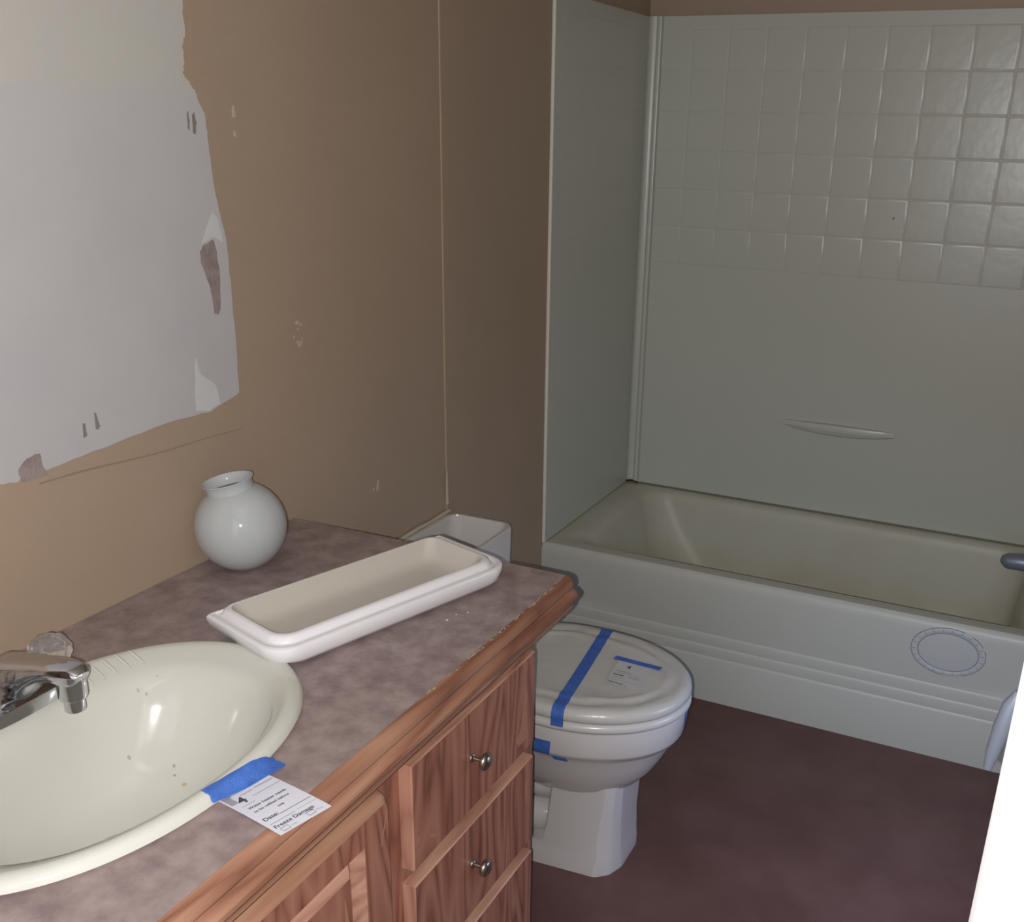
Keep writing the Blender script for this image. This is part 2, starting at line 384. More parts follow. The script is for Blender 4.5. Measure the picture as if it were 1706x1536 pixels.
# oval access cover on the apron
cov = obj('access_cover', None or (lambda b: (loft(b, [[T((1.113 + a_ * math.cos(t), YT - d, 0.300 + c_ * math.sin(t))) for t in [2 * PI * k / 64 for k in range(64)]]
        for a_, c_, d in ((0.086, 0.0625, -0.006), (0.086, 0.0625, 0.0022), (0.083, 0.060, 0.0032), (0.074, 0.053, 0.0032), (0.072, 0.0515, 0.0020), (0.068, 0.048, 0.0028), (0.03, 0.02, 0.0036))], True, False, True), b)[1])(bmesh.new()), M['cover'], tub, smooth=40)
def oval_ring(a, c, r, y, segs):
    b = bmesh.new()
    for t0, t1 in segs:
        n = max(6, int((t1 - t0) / 0.1))
        tube(b, [T((1.113 + a * math.cos(t0 + (t1 - t0) * k / n), y, 0.300 + c * math.sin(t0 + (t1 - t0) * k / n))) for k in range(n + 1)], r, 6)
    return b
obj('cover_rim', oval_ring(0.0865, 0.063, 0.0013, YT - 0.001, [(0.5, 0.95), (1.2, 4.2), (4.25, 4.7), (5.2, 6.6)]), M['groove'], cov)
obj('cover_rim', oval_ring(0.0705, 0.050, 0.0011, YT - 0.0028, [(0, 2 * PI)]), M['groove'], cov)
bm = bmesh.new()
for k in range(22):
    t = 2 * PI * k / 22 + 0.1
    tube(bm, [T((1.113 + a * math.cos(t), YT - 0.0032, 0.300 + c * math.sin(t))) for a, c in ((0.075, 0.054), (0.083, 0.0603))], 0.0007, 5)
b_ = obj('rim_ticks', bm, M['groove'], cov)
# tub spout on the right-hand end wall
sp = thing('tub_spout', 'blue-grey metal tub spout poking in over the right end of the bathtub', 'spout', (XR - 0.012, 2.07, 0.447))
bm = bmesh.new(); tube(bm, [(0, 0, 0), (-0.03, 0, 0.001), (-0.09, 0, 0), (-0.125, 0, -0.003), (-0.136, 0, -0.006), (-0.141, 0, -0.009)], [0.026, 0.024, 0.023, 0.021, 0.016, 0.006], 24)
obj('spout_body', bm, M['steel'], sp, smooth=50)
bm = bmesh.new(); tube(bm, [(-0.118, 0, -0.015), (-0.118, 0, -0.036)], 0.013, 16); bm.free()

# surround panels
sur = thing('tub_surround', 'greenish white fiberglass tub surround with embossed square tile pattern on its upper part', 'shower surround', (0.0, YB, HT))
def S_(v): return Vector(v) - Vector((0.0, YB, HT))
ZT = 1.783
bm = bmesh.new()
p0, p1_ = S_((0.001, YT + 0.001, HT + 0.001)), S_((0.0075, YI, ZT))
add_box(bm, p0.x, p1_.x, p0.y, p1_.y, p0.z, p1_.z, 0, 0.002)
side = obj('side_panel', bm, M['surround'], sur)
bm = bmesh.new()
p0, p1_ = S_((0.0, YT - 0.004, HT + 0.001)), S_((0.0095, YT + 0.004, ZT + 0.4))
add_box(bm, p0.x, p1_.x, p0.y, p1_.y, p0.z, p1_.z - 0.05, 0, 0.003)
ed = obj('edge_bead', bm, M['caulk'], sur)
bm = bmesh.new()
p0, p1_ = S_((0.001, YI, HT + 0.002)), S_((XR - 0.001, YB - 0.001, ZT))
add_box(bm, p0.x, p1_.x, p0.y, p1_.y, p0.z, p1_.z)
back = obj('back_panel', bm, M['surround'], sur)
# corner flange with a raised round bead
prof = [(0.0075, YI - 0.0005), (0.0075, YI - 0.010), (0.013, YI - 0.0135), (0.0155, YI - 0.010), (0.030, YI - 0.007), (0.0345, YI - 0.0135), (0.040, YI - 0.015), (0.0455, YI - 0.0125), (0.048, YI - 0.0005)]
bm = bmesh.new()
loft(bm, [[S_((x, y, z)) for x, y in prof] for z in (HT + 0.010, ZT)], True, True, True)
obj('corner_flange', bm, M['surround'], sur, smooth=50)
bm = bmesh.new()
tube(bm, [S_((0.006 + 0.045 * t, YI - 0.012, HT + 0.003 + 0.006 * math.sin(PI * t))) for t in [k / 10 for k in range(11)]], 0.0028, 8)
obj('corner_gap_shade', bm, M['dark'], sur)  # dark strip drawn in for the shade of the corner gap
# joint between panel foot and tub deck
bm = bmesh.new(); tube(bm, [S_((0.05 + 1.28 * k / 8, YI - 0.001, HT + 0.0015)) for k in range(9)], 0.0035, 6)
obj('foot_joint', bm, M['grout_dark'], sur)
# embossed tiles: pillow shaped squares, mesh data shared
TP = 0.1085
def pillow(s, h, ax):
    b = bmesh.new(); r = []
    for d, z in ((0, 0), (0.0016, h * .8), (0.006, h)):
        a = s / 2 - d
        r.append([(-a, z, -a), (a, z, -a), (a, z, a), (-a, z, a)] if ax == 'y' else [(z, -a, -a), (z, a, -a), (z, a, a), (z, -a, a)])
    if ax == 'y': r = [[(x, -y, z) for x, y, z in q] for q in r]
    loft(b, r, True, False, True)
    bmesh.ops.recalc_face_normals(b, faces=b.faces[:])
    me = bpy.data.meshes.new('tile'); b.to_mesh(me); b.free()
    me.polygons.foreach_set('use_smooth', [True] * len(me.polygons)); me.materials.append(M['tile']); return me
tm = pillow(TP - 0.0008, 0.0008, 'y'); ts = pillow(TP - 0.0008, 0.0004, 'x')
ZR = [1.749 - TP * (j + 1) for j in range(6)]
for j in range(6):
    for i in range(12):
        xc = 0.0565 + TP * (i - 0) + TP * 0.5
        if i == 11: continue
        o = bpy.data.objects.new('tile', tm); COL.objects.link(o); o.parent = back
        o.location = S_((xc - 0.028 + 0.0, YI, ZR[j] + TP / 2)) if i else S_((xc - 0.028, YI, ZR[j] + TP / 2))
for j in range(6):
    for i in range(5):
        o = bpy.data.objects.new('tile', ts); COL.objects.link(o); o.parent = side
        o.location = S_((0.0075, 1.80 + TP * (i + 0.5), ZR[j] + TP / 2))
# small moulded soap ledge
b = bmesh.new(); n = 25
def led(t, h0, h1, d):
    x = 0.509 + 0.333 * t
    sag = math.sin(PI * t)
    return x, sag, d * (math.sin(PI * t) ** 0.6)
rows = []
for k in range(n):
    t = k / (n - 1); x = 0.509 + 0.333 * t; s = math.sin(PI * max(0.02, min(.98, t))) ** 0.55
    zt = 0.659 + 0.004 * s; zb = 0.648 - 0.022 * s
    d = 0.016 * s
    rows.append([S_((x, YI, zt)), S_((x, YI - d * .8, zt - 0.002)), S_((x, YI - d, zt - 0.006 - .004 * s)), S_((x, YI - d * .95, zb + 0.010 * s)), S_((x, YI - d * .7, zb + 0.003)), S_((x, YI, zb))])
loft(b, rows, closed=False); obj('soap_ledge', b, M['surround'], sur, smooth=50)
b = bmesh.new(); tube(b, [S_((0.525 + 0.30 * t, YI - 0.0145 * math.sin(PI * (0.05 + .9 * t)) ** .6, 0.6485 - 0.0045 * math.sin(PI * t))) for t in [k / 20 for k in range(21)]], [0.0015 + .002 * math.sin(PI * k / 20) for k in range(21)], 8)
obj('ledge_lip', b, M['surround'], sur, smooth=60)
# vertical drip stain on the tub wall, chip on panel
b = slab([S_((0.753, YI - 0.0001, 1.262)), S_((0.757, YI - 0.0001, 1.262)), S_((0.757, YI - 0.0001, 1.268)), S_((0.753, YI - 0.0001, 1.268))], (0, -1, 0), 0.0035)
obj('chip', b, M['scar_grey'], back)

# ================================================================== VANITY
CT = 0.80; YV = 0.687; YN = YF + 0.004
van = thing('vanity_cabinet', 'red oak bathroom vanity cabinet with chipped drawer fronts, along the left wall', 'cabinet', (0.26, 0.13, 0))
def V_(v): return Vector(v) - Vector((0.26, 0.13, 0))
def vbox(name, x0, x1, y0, y1, z0, z1, m, parent=van, bev=0.0):
    a, c = V_((x0, y0, z0)), V_((x1, y1, z1))
    return obj(name, box(a.x, c.x, a.y, c.y, a.z, c.z, bev), m, parent)
vbox('side_panel', 0.003, 0.492, 0.644, 0.660, 0, 0.768, M['oak'])
vbox('side_panel', 0.003, 0.492, YN, YN + 0.016, 0, 0.768, M['oak'])
vbox('toe_board', 0.42, 0.435, YN + 0.016, 0.644, 0, 0.095, M['oak_h'])
vbox('bottom_panel', 0.003, 0.492, YN + 0.016, 0.644, 0.095, 0.110, M['oak_h'])
# face frame
for q in ((0.595, 0.660, 0.0, 0.768), (0.165, 0.262, 0.095, 0.768), (YN, YN + 0.05, 0.0, 0.768)):
    vbox('face_stile', 0.492, 0.510, *q, M['oak'])
for q in ((YN + 0.05, 0.165, 0.676, 0.768), (0.262, 0.595, 0.676, 0.768), (0.262, 0.595, 0.478, 0.522), (0.262, 0.595, 0.281, 0.325), (YN + 0.05, 0.165, 0.095, 0.13), (0.262, 0.595, 0.095, 0.13)):
    vbox('face_rail', 0.492, 0.510, *q, M['oak_h'])
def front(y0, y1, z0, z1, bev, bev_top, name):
    """bevelled slab front, x .510 -> .531; edge bands are worn and lightened for the flash"""
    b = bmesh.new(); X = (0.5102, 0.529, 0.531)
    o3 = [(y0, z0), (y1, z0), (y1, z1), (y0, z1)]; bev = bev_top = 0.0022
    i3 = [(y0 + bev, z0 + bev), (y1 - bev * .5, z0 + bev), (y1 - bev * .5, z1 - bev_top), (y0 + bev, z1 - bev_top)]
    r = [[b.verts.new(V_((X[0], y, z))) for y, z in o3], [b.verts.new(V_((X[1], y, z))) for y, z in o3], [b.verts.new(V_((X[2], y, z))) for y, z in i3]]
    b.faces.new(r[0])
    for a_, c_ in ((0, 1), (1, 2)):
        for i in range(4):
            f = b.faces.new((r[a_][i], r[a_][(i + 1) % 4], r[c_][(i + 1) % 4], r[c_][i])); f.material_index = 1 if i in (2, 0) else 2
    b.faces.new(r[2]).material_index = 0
    return obj(name, b, [M['oak'], M['oak_worn_lit'], M['oak_worn_lit_v']], van)
def knob(parent, y, z):
    """round nickel knob on a thin stem"""
    b = bmesh.new(); lathe(b, [(0.0001, 0), (0.0075, 0), (0.007, 0.002), (0.0035, 0.004), (0.0032, 0.014), (0.006, 0.016)], 20, Vector((1, 0, 0)), V_((0.531, y, z)))
    k = obj('knob', b, M['nickel'], parent, smooth=40)
    b = bmesh.new(); lathe(b, [(0.006, 0.0155), (0.0125, 0.018), (0.0142, 0.021), (0.0135, 0.025), (0.009, 0.0285), (0.0001, 0.030)], 28, Vector((1, 0, 0)), V_((0.531, y, z)))
    obj('knob_head', b, M['nickel'], parent, smooth=50)
drs = []
for (z0, z1, zk) in ((0.514, 0.686, 0.604), (0.317, 0.487, 0.410), (0.120, 0.290, 0.215)):
    d = front(0.250, 0.622, z0, z1, 0.0035, 0.0035, 'drawer'); drs.append(d); knob(d, 0.4135, zk)
# chips in the veneer
def vchip(parent, pts, seed, m='chip'):
    p = jag(pts, 0.0008, 4, seed)
    obj('veneer_chip', slab([V_((0.5312, y, z)) for y, z in p], (1, 0, 0), 0.0004), M[m], parent)
vchip(drs[0], [(0.578, 0.682), (0.595, 0.682), (0.594, 0.666), (0.585, 0.660)], 1)
vchip(drs[0], [(0.590, 0.626), (0.595, 0.622), (0.591, 0.577), (0.602, 0.540), (0.566, 0.535), (0.558, 0.548), (0.577, 0.569)], 2)
vchip(drs[0], [(0.257, 0.565), (0.265, 0.565), (0.265, 0.557), (0.258, 0.553)], 3)
vchip(drs[0], [(0.293, 0.545), (0.299, 0.545), (0.321, 0.534), (0.301, 0.537)], 4)
vchip(drs[1], [(0.594, 0.480), (0.601, 0.480), (0.600, 0.462)], 5)
vchip(drs[1], [(0.593, 0.451), (0.600, 0.449), (0.599, 0.401), (0.594, 0.411)], 6)
# door with a bevelled outer lip and a raised inner panel
y0, y1, z0, z1 = -0.300, 0.200, 0.115, 0.686
b = bmesh.new()
def rect(y0, y1, z0, z1, x, rr):
    out = []
    for cy, cz, a0 in ((y1 - rr, z1 - rr, 0), (y0 + rr, z1 - rr, PI / 2), (y0 + rr, z0 + rr, PI), (y1 - rr, z0 + rr, 1.5 * PI)):
        for k in range(5): a = a0 + PI / 8 * k; out.append(V_((x, cy + rr * math.cos(a), cz + rr * math.sin(a))))
    return out
R0 = rect(y0, y1, z0, z1, 0.5102, 0.014)
R1 = rect(y0, y1, z0, z1 - .001, 0.514, 0.014)
R1b = rect(y0 + .003, y1 - .003, z0 + .003, z1 - .006, 0.524, 0.012)
R2 = rect(y0 + .007, y1 - .007, z0 + .007, z1 - .017, 0.531, 0.010)
R3 = rect(y0 + .060, y1 - .060, z0 + .060, z1 - .054, 0.531, 0.002)
R4 = rect(y0 + .078, y1 - .080, z0 + .078, z1 - .058, 0.521, 0.002)
R5 = rect(y0 + .080, y1 - .083, z0 + .080, z1 - .062, 0.521, 0.002)
R6 = rect(y0 + .092, y1 - .092, z0 + .092, z1 - .078, 0.5305, 0.002)
vr = loft(b, [R0, R1, R1b, R2, R3, R4, R5, R6], True, True, True)
b.faces.ensure_lookup_table()
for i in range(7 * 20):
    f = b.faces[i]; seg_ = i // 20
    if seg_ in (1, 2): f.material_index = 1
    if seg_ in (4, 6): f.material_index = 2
door = obj('door', b, [M['oak'], M['oak_lip_lit'], M['oak_worn_lit']], van)
vchip(door, [(0.094, 0.585), (0.091, 0.53), (0.100, 0.53), (0.099, 0.56)], 8)
# small scratch on frame stile by the door
b = slab([V_((0.5312, 0.1735, 0.610)), V_((0.5312, 0.1755, 0.610)), V_((0.5312, 0.1925, 0.655)), V_((0.5312, 0.1905, 0.655))], (1, 0, 0), 0.0003)
obj('scratch', b, M['chip'], van)

# countertop with sink cut-out, wooden nosing
ctp = thing('countertop', 'mottled mauve laminate countertop with wooden front nosing on the oak vanity', 'countertop', (0.27, 0.13, CT))
def C_(v): return Vector(v) - Vector((0.27, 0.13, CT))
SX, SY, SA, SB = 0.290, -0.025, 0.190, 0.268
def sink_pt(k, n, ax, ay, cx=SX, cy=SY, e=2.12):
    t = 2 * PI * k / n; c, s = math.cos(t), math.sin(t)
    f = (abs(c) ** e + abs(s) ** e) ** (-1 / e)
    return cx + ax * c * f, cy + ay * s * f
b = bmesh.new()
outer = [b.verts.new(C_(p + (CT,))) for p in ((0.001, YN), (0.553, YN), (0.553, YV), (0.001, YV))]
inner = [b.verts.new(C_(sink_pt(k, 48, SA - 0.025, SB - 0.028) + (CT,))) for k in range(48)]
es = [b.edges.new((outer[i], outer[(i + 1) % 4])) for i in range(4)] + [b.edges.new((inner[i], inner[(i + 1) % 48])) for i in range(48)]
bmesh.ops.triangle_fill(b, use_beauty=True, edges=es)
g = bmesh.ops.extrude_face_region(b, geom=b.faces[:])
bmesh.ops.translate(b, verts=[e for e in g['geom'] if isinstance(e, bmesh.types.BMVert)], vec=(0, 0, -0.030))
obj('laminate_top', b, M['laminate'], ctp)
prof = [(0.5535, 0.8000), (0.560, 0.7995), (0.566, 0.7970), (0.5695, 0.7920), (0.5700, 0.7860), (0.5670, 0.7812), (0.5685, 0.7790), (0.5755, 0.7775), (0.5800, 0.7740), (0.5808, 0.7690), (0.5780, 0.7645), (0.5725, 0.7625), (0.5690, 0.7580), (0.5705, 0.7545), (0.5715, 0.7500), (0.5690, 0.7455), (0.5600, 0.7440), (0.548, 0.7420), (0.533, 0.7350), (0.525, 0.730), (0.5105, 0.728), (0.512, 0.768), (0.5535, 0.768)]
b = bmesh.new(); rings = []
for y, f in ((YN, 1), (YV - 0.014, 1), (YV - 0.004, 0.93), (YV, 0.75)):
    rings.append([C_((0.5535 + (x - 0.5535) * f if x > 0.5535 else x, y, z)) for x, z in prof])
loft(b, rings, True, True, True); obj('wood_nosing', b, M['oak_h'], ctp, smooth=35)
b = bmesh.new(); a, c = C_((0.001, YV, 0.770)), C_((0.553, YV + 0.0025, 0.7995)); add_box(b, a.x, c.x, a.y, c.y, a.z, c.z)
obj('end_band', b, M['oak_h'], ctp)
# worn light line between laminate and nosing
b = bmesh.new(); rn = random.Random(5)
for k in range(46):
    y = 0.25 + 0.43 * rn.random() ** 0.7; l = rn.uniform(0.002, 0.012); wd = rn.uniform(0.0006, 0.0022); x = 0.5535 + rn.uniform(-0.001, 0.002)
    a, c = C_((x, y, CT - 0.0003)), C_((x + wd, min(y + l, YV - 0.016), CT + 0.0003))
    if c.y > a.y: add_box(b, a.x, c.x, a.y, c.y, a.z, c.z)
o = obj('edge_wear', b, M['tan_smear'], ctp); o['kind'] = 'stuff'

# ================================================================== SINK
snk = thing('sink', 'bone coloured oval drop-in sink with ribbed soap rest, set in the mauve countertop', 'sink', (SX, SY, CT))
def K_(v): return Vector(v) - Vector((SX, SY, CT))
N = 96
def ring(ax, ay, z, cx=SX, cy=SY, e=2.12): return [K_(sink_pt(k, N, ax, ay, cx, cy, e) + (z,)) for k in range(N)]
b = bmesh.new()
# outer lip rolls up, inner edge nearer to the front than to the wall side
R_ = [ring(SA - 0.024, SB - 0.027, CT - 0.01), ring(SA - .003, SB - .003, CT + 0.0005), ring(SA, SB, CT + 0.003), ring(SA - .002, SB - .002, CT + 0.009),
      ring(SA - .007, SB - .008, CT + 0.0135), ring(SA - .014, SB - .016, CT + 0.0150), ring(SA - .021, SB - .025, CT + 0.0135, SX + .0005),
      ring(SA - .028, SB - .036, CT + 0.0085, SX + .003), ring(SA - .034, SB - .050, CT + 0.0045, SX + .006), ring(SA - .042, SB - .062, CT - 0.001, SX + .011, SY, 2.3),
      ring(SA - .051, SB - .072, CT - 0.013, SX + .017, SY, 2.3), ring(SA - .060, SB - .086, CT - 0.040, SX + .019, SY, 2.2), ring(SA - .074, SB - .110, CT - 0.075, SX + .017, SY, 2.1),
      ring(SA - .096, SB - .145, CT - 0.108, SX + .012, SY, 2), ring(SA - .125, SB - .19, CT - 0.128, SX + .006, SY, 2), ring(SA - .158, SB - .232, CT - 0.136, SX, SY, 2), ring(0.024, 0.024, CT - 0.138, SX, SY, 2)]
loft(b, R_, True, False, True)
bowl = obj('basin', b, M['bone'], snk, smooth=60)
b = bmesh.new(); lathe(b, [(0.0001, 0.0035), (0.014, 0.0035), (0.016, 0.002), (0.022, 0.0025), (0.024, 0.0)], 28, (0, 0, 1), K_((SX, SY, CT - 0.1375)))
obj('drain', b, M['chrome'], snk, smooth=50)
# stains and specks lying on the glaze are projected onto the basin
dg = bpy.context.evaluated_depsgraph_get()
def bvh(objs):
    vv, ff = [], []
    for o in objs:
        off = len(vv); mw = o.matrix_world if o.parent is None else o.parent.matrix_world @ o.matrix_local
        mw = Matrix.Translation(o.parent.location) if o.parent else Matrix.Identity(4)
        vv += [mw @ v.co for v in o.data.vertices]; ff += [[i + off for i in p.vertices] for p in o.data.polygons]
    return BVHTree.FromPolygons([tuple(v) for v in vv], ff)
def drape(name, pts, tree, direction, off, th, m, parent=None, org=(0, 0, 0), sub=1, start=0.3):
    """grid of world points (rows) dropped along direction onto tree"""
    d = Vector(direction).normalized(); rows = []
    for r in pts:
        row = []
        for p in r:
            p = Vector(p); h = tree.ray_cast(p - d * start, d)
            q = h[0] if h[0] is not None else p
            nn = h[1] if h[0] is not None else -d
            if nn.dot(d) > 0: nn = -nn
            row.append((q + nn * off, nn))
        rows.append(row)
    b = bmesh.new()
    A = [[b.verts.new(q - Vector(org)) for q, nn in r] for r in rows]
    B = [[b.verts.new(q + nn * th - Vector(org)) for q, nn in r] for r in rows]
    nr, nc = len(A), len(A[0])
    for i in range(nr - 1):
        for j in range(nc - 1):
            b.faces.new((A[i][j], A[i][j + 1], A[i + 1][j + 1], A[i + 1][j])); b.faces.new((B[i][j], B[i + 1][j], B[i + 1][j + 1], B[i][j + 1]))
    for i in range(nr - 1):
        for j in (0, nc - 1): b.faces.new((A[i][j], A[i + 1][j], B[i + 1][j], B[i][j]))
    for j in range(nc - 1):
        for i in (0, nr - 1): b.faces.new((A[i][j], A[i][j + 1], B[i][j + 1], B[i][j]))
    return obj(name, b, m, parent, smooth=40)
tS = bvh([bowl])
def disc_rows(cx, cy, z, ra, rb, rot=0, n=5):
    out = []
    for i in range(n + 1):
        r = max(i / n, 0.01); out.append([(cx + (ra * math.cos(t) * math.cos(rot) - rb * math.sin(t) * math.sin(rot)) * r, cy + (ra * math.cos(t) * math.sin(rot) + rb * math.sin(t) * math.cos(rot)) * r, z) for t in [2 * PI * k / 14 for k in range(15)]])
    return out
for x, y, ra, rb, mm in ((0.2013, 0.1126, .0014, .0014, 'speck'), (0.2093, 0.1183, .0014, .0014, 'speck'), (0.2203, 0.0675, .0022, .0018, 'speck'), (0.2672, 0.0958, .0020, .0017, 'speck'), (0.2743, 0.0883, .0018, .0016, 'speck'), (0.2945, 0.0836, .0034, .0026, 'stain'), (0.2093, 0.1397, .0010, .0010, 'speck')):
    drape('stain_spot', disc_rows(x, y, 0.9, ra, rb, 0.4), tS, (0, 0, -1), 0.0002, 0.0003, M[mm], snk, (SX, SY, CT), start=0.1)
# ================================================================== FAUCET
FY = -0.010
fc = thing('faucet', 'chrome sink faucet with clear acrylic knob, at the wall side of the bone sink', 'faucet', (0.135, FY, CT + 0.010))
b = bmesh.new()
pr_ = []
for z, s in ((0.0, 1.0), (0.014, 0.98), (0.022, 0.90), (0.026, 0.78)):
    pr_.append([(0.028 * s * math.copysign(abs(math.cos(t)) ** .8, math.cos(t)), 0.082 * s * math.copysign(abs(math.sin(t)) ** .7, math.sin(t)), z - 0.004) for t in [2 * PI * k / 40 for k in range(40)]])
loft(b, pr_, True, True, True); obj('base_plate', b, M['chrome'], fc, smooth=45)
# spout: broad, flat topped, turning down into a round nozzle
b = bmesh.new()
def sect(x, z, hw, hh, tilt, e=3.2, n=28):
    out = []
    for k in range(n):
        t = 2 * PI * k / n; c, s = math.cos(t), math.sin(t); f = (abs(c) ** e + abs(s) ** e) ** (-1 / e)
        yy, zz = hw * c * f, hh * s * f
        out.append((x + -zz * math.sin(tilt), yy, z + zz * math.cos(tilt)))
    return out
sec = [(-0.026, 0.030, 0.022, 0.024, 0.0), (-0.016, 0.034, 0.024, 0.030, 0.0), (0.008, 0.038, 0.0235, 0.031, 0.05), (0.026, 0.046, 0.022, 0.026, 0.1), (0.044, 0.056, 0.0200, 0.0185, 0.12),
       (0.062, 0.0640, 0.0185, 0.0140, 0.10), (0.082, 0.0690, 0.0190, 0.0120, 0.0), (0.100, 0.0690, 0.0185, 0.0130, -0.15), (0.113, 0.0675, 0.0165, 0.0125, -0.35), (0.119, 0.066, 0.011, 0.009, -0.5)]
loft(b, [sect(*q) for q in sec], True, True, True); obj('spout', b, M['chrome'], fc, smooth=50)
b = bmesh.new()
lathe(b, [(0.0165, 0.066), (0.0165, 0.040), (0.0150, 0.037), (0.0118, 0.036), (0.0118, 0.022), (0.0105, 0.020), (0.009, 0.020), (0.009, 0.024)], 32, (0, 0, 1), (0.101, 0, 0), cap1=True)
obj('aerator', b, M['chrome'], fc, smooth=35)
def crystal(y):
    b = bmesh.new(); lathe(b, [(0.019, 0.018), (0.018, 0.026), (0.010, 0.029), (0.008, 0.040)], 24, (0, 0, 1), (0, y, 0), cap0=True, cap1=True)
    obj('handle_stem', b, M['chrome'], fc, smooth=40)
    b = bmesh.new(); n = 16; rings = []
    for z, r in ((0.031, 0.012), (0.035, 0.021), (0.045, 0.0262), (0.055, 0.0262), (0.064, 0.020), (0.067, 0.010)):
        rings.append([((r * (1.0 if k % 2 == 0 else 0.84)) * math.cos(2 * PI * k / n), y + (r * (1.0 if k % 2 == 0 else 0.84)) * math.sin(2 * PI * k / n), z) for k in range(n)])
    loft(b, rings, True, True, True); obj('handle_knob', b, M['crystal'], fc)
crystal(0.055); crystal(-0.055)

# ribs of the soap rest
b0 = K_((0, 0, 0))
for i in range(6):
    y = 0.062 + 0.0165 * i; xa = 0.1325 + 0.0016 * i * i * 0.55 + 0.002
    P = []
    for t in (0, .25, .5, .75, 1):
        h = tS.ray_cast(Vector((xa + 0.030 * t, y - 0.003 * t, 0.9)), Vector((0, 0, -1)))[0]
        if h: P.append(K_(h + Vector((0, 0, 0.0008))))
    b = bmesh.new(); tube(b, P, [0.0012, 0.0026, 0.0028, 0.0026, 0.0012], 8)
    obj('soap_rest_rib', b, M['bone'], snk, smooth=60)

# ================================================================== GLOBE SHADE
GR = 0.0727; GC = Vector((0.0745, 0.467, CT + GR + 0.0002))
ax = (Vector((0, 0, 1)) + 0.19 * Vector((-0.87, -0.49, 0))).normalized()
gl = thing('globe_lamp_shade', 'white opal glass globe lamp shade, open neck up, standing on countertop by the wall', 'lamp shade', (GC.x, GC.y, CT))
b = bmesh.new(); prof = []
a0 = math.asin(0.0375 / GR)
for k in range(33):
    a = PI - (PI - a0) * k / 32; prof.append((max(GR * math.sin(a), 0.0002), GR * math.cos(a)))
h0 = prof[-1][1]
prof += [(0.0372, h0 + 0.004), (0.0374, h0 + 0.010), (0.0392, h0 + 0.0145), (0.0402, h0 + 0.016), (0.0390, h0 + 0.0168), (0.0375, h0 + 0.0155), (0.0350, h0 + 0.008), (0.0345, h0)]
for k in range(1, 30):
    a = a0 + (PI - a0) * k / 30; prof.append((max((GR - 0.003) * math.sin(a), 0.0001), (GR - 0.003) * math.cos(a)))
lathe(b, prof, 72, ax, Vector((0, 0, GR + 0.0002))); obj('glass', b, M['opal'], gl, smooth=50)
b = bmesh.new(); lathe(b, [(0.0402 + 0.0011 * math.cos(t), h0 + 0.0162 + 0.0011 * math.sin(t)) for t in [2 * PI * k / 8 for k in range(9)]], 72, ax, Vector((0, 0, GR + 0.0002)))
obj('lip', b, M['opal'], gl, smooth=60)

# ================================================================== TANK LID, UPSIDE DOWN
lid = thing('toilet_tank_lid', 'white porcelain toilet tank lid lying upside down on the mauve countertop', 'tank lid', (0.3455, 0.4315, CT))
U = Vector((0.293, 0.956, 0)).normalized(); W = Vector((0.956, -0.293, 0)).normalized()
L_, D_ = 0.440, 0.172
def lring(l0, l1, d0, d1, z, rf, rb, zb=None, n=9):
    """outline in the lid's own frame: along U (l0..l1), across W (d0 back .. d1 front)"""
    out = []
    for cl, cdp, a0, r in ((l1 - rf, d1 - rf, 0, rf), (l0 + rf, d1 - rf, PI / 2, rf), (l0 + rb, d0 + rb, PI, rb), (l1 - rb, d0 + rb, 1.5 * PI, rb)):
        for k in range(n):
            a = a0 + PI / 2 * k / (n - 1); l = cl + r * math.sin(a + PI / 2 - PI / 2 + PI / 2) if False else cl + r * math.cos(a); d = cdp + r * math.sin(a)
            out.append((l, d, z))
    return out
def lp(p):
    l, d, z = p; return U * (l - L_ / 2) + W * (d - D_ / 2) + Vector((0, 0, z))
b = bmesh.new()
rg = [lring(0.036, L_ - .036, 0.014, D_ - .026, 0.0005, 0.03, 0.006), lring(0.020, L_ - .020, 0.006, D_ - .012, 0.004, 0.036, 0.004),
      lring(0.006, L_ - .006, 0.001, D_ - .003, 0.014, 0.038, 0.003), lring(0.0, L_, 0.0, D_, 0.030, 0.040, 0.002), lring(0.0005, L_ - .0005, 0.0005, D_ - .0005, 0.034, 0.040, 0.002),
      lring(0.004, L_ - .004, 0.002, D_ - .004, 0.0365, 0.037, 0.002), lring(0.010, L_ - .010, 0.004, D_ - .010, 0.0355, 0.034, 0.004), lring(0.013, L_ - .013, 0.004, D_ - .013, 0.0335, 0.032, 0.006)]
loft(b, [[lp(p) for p in r] for r in rg], True, True, False)
shell = obj('lid_shell', b, M['lid_glaze'], lid, smooth=45)
b = bmesh.new()
rg = [lring(0.013, L_ - .013, 0.004, D_ - .013, 0.0335, 0.032, 0.006), lring(0.0165, L_ - .0165, 0.005, D_ - .0165, 0.0340, 0.030, 0.012), lring(0.0185, L_ - .0185, 0.006, D_ - .0185, 0.041, 0.029, 0.016),
      lring(0.023, L_ - .023, 0.008, D_ - .023, 0.0435, 0.028, 0.018), lring(0.028, L_ - .028, 0.010, D_ - .028, 0.0430, 0.026, 0.018)]
loft(b, [[lp(p) for p in r] for r in rg], True, False, False)
obj('locating_ridge', b, M['lid_glaze'], lid, smooth=60)
b = bmesh.new()
rg = [lring(0.028, L_ - .028, 0.010, D_ - .028, 0.0430, 0.026, 0.018), lring(0.033, L_ - .033, 0.012, D_ - .032, 0.037, 0.024, 0.018), lring(0.042, L_ - .042, 0.020, D_ - .038, 0.020, 0.024, 0.020), lring(0.056, L_ - .060, 0.032, D_ - .050, 0.011, 0.024, 0.020),
      lring(0.075, L_ - .080, 0.045, D_ - .065, 0.0095, 0.02, 0.018)]
loft(b, [[lp(p) for p in r] for r in rg], True, False, True)
hollow = obj('lid_hollow', b, M['tank_inner'], lid, smooth=60)
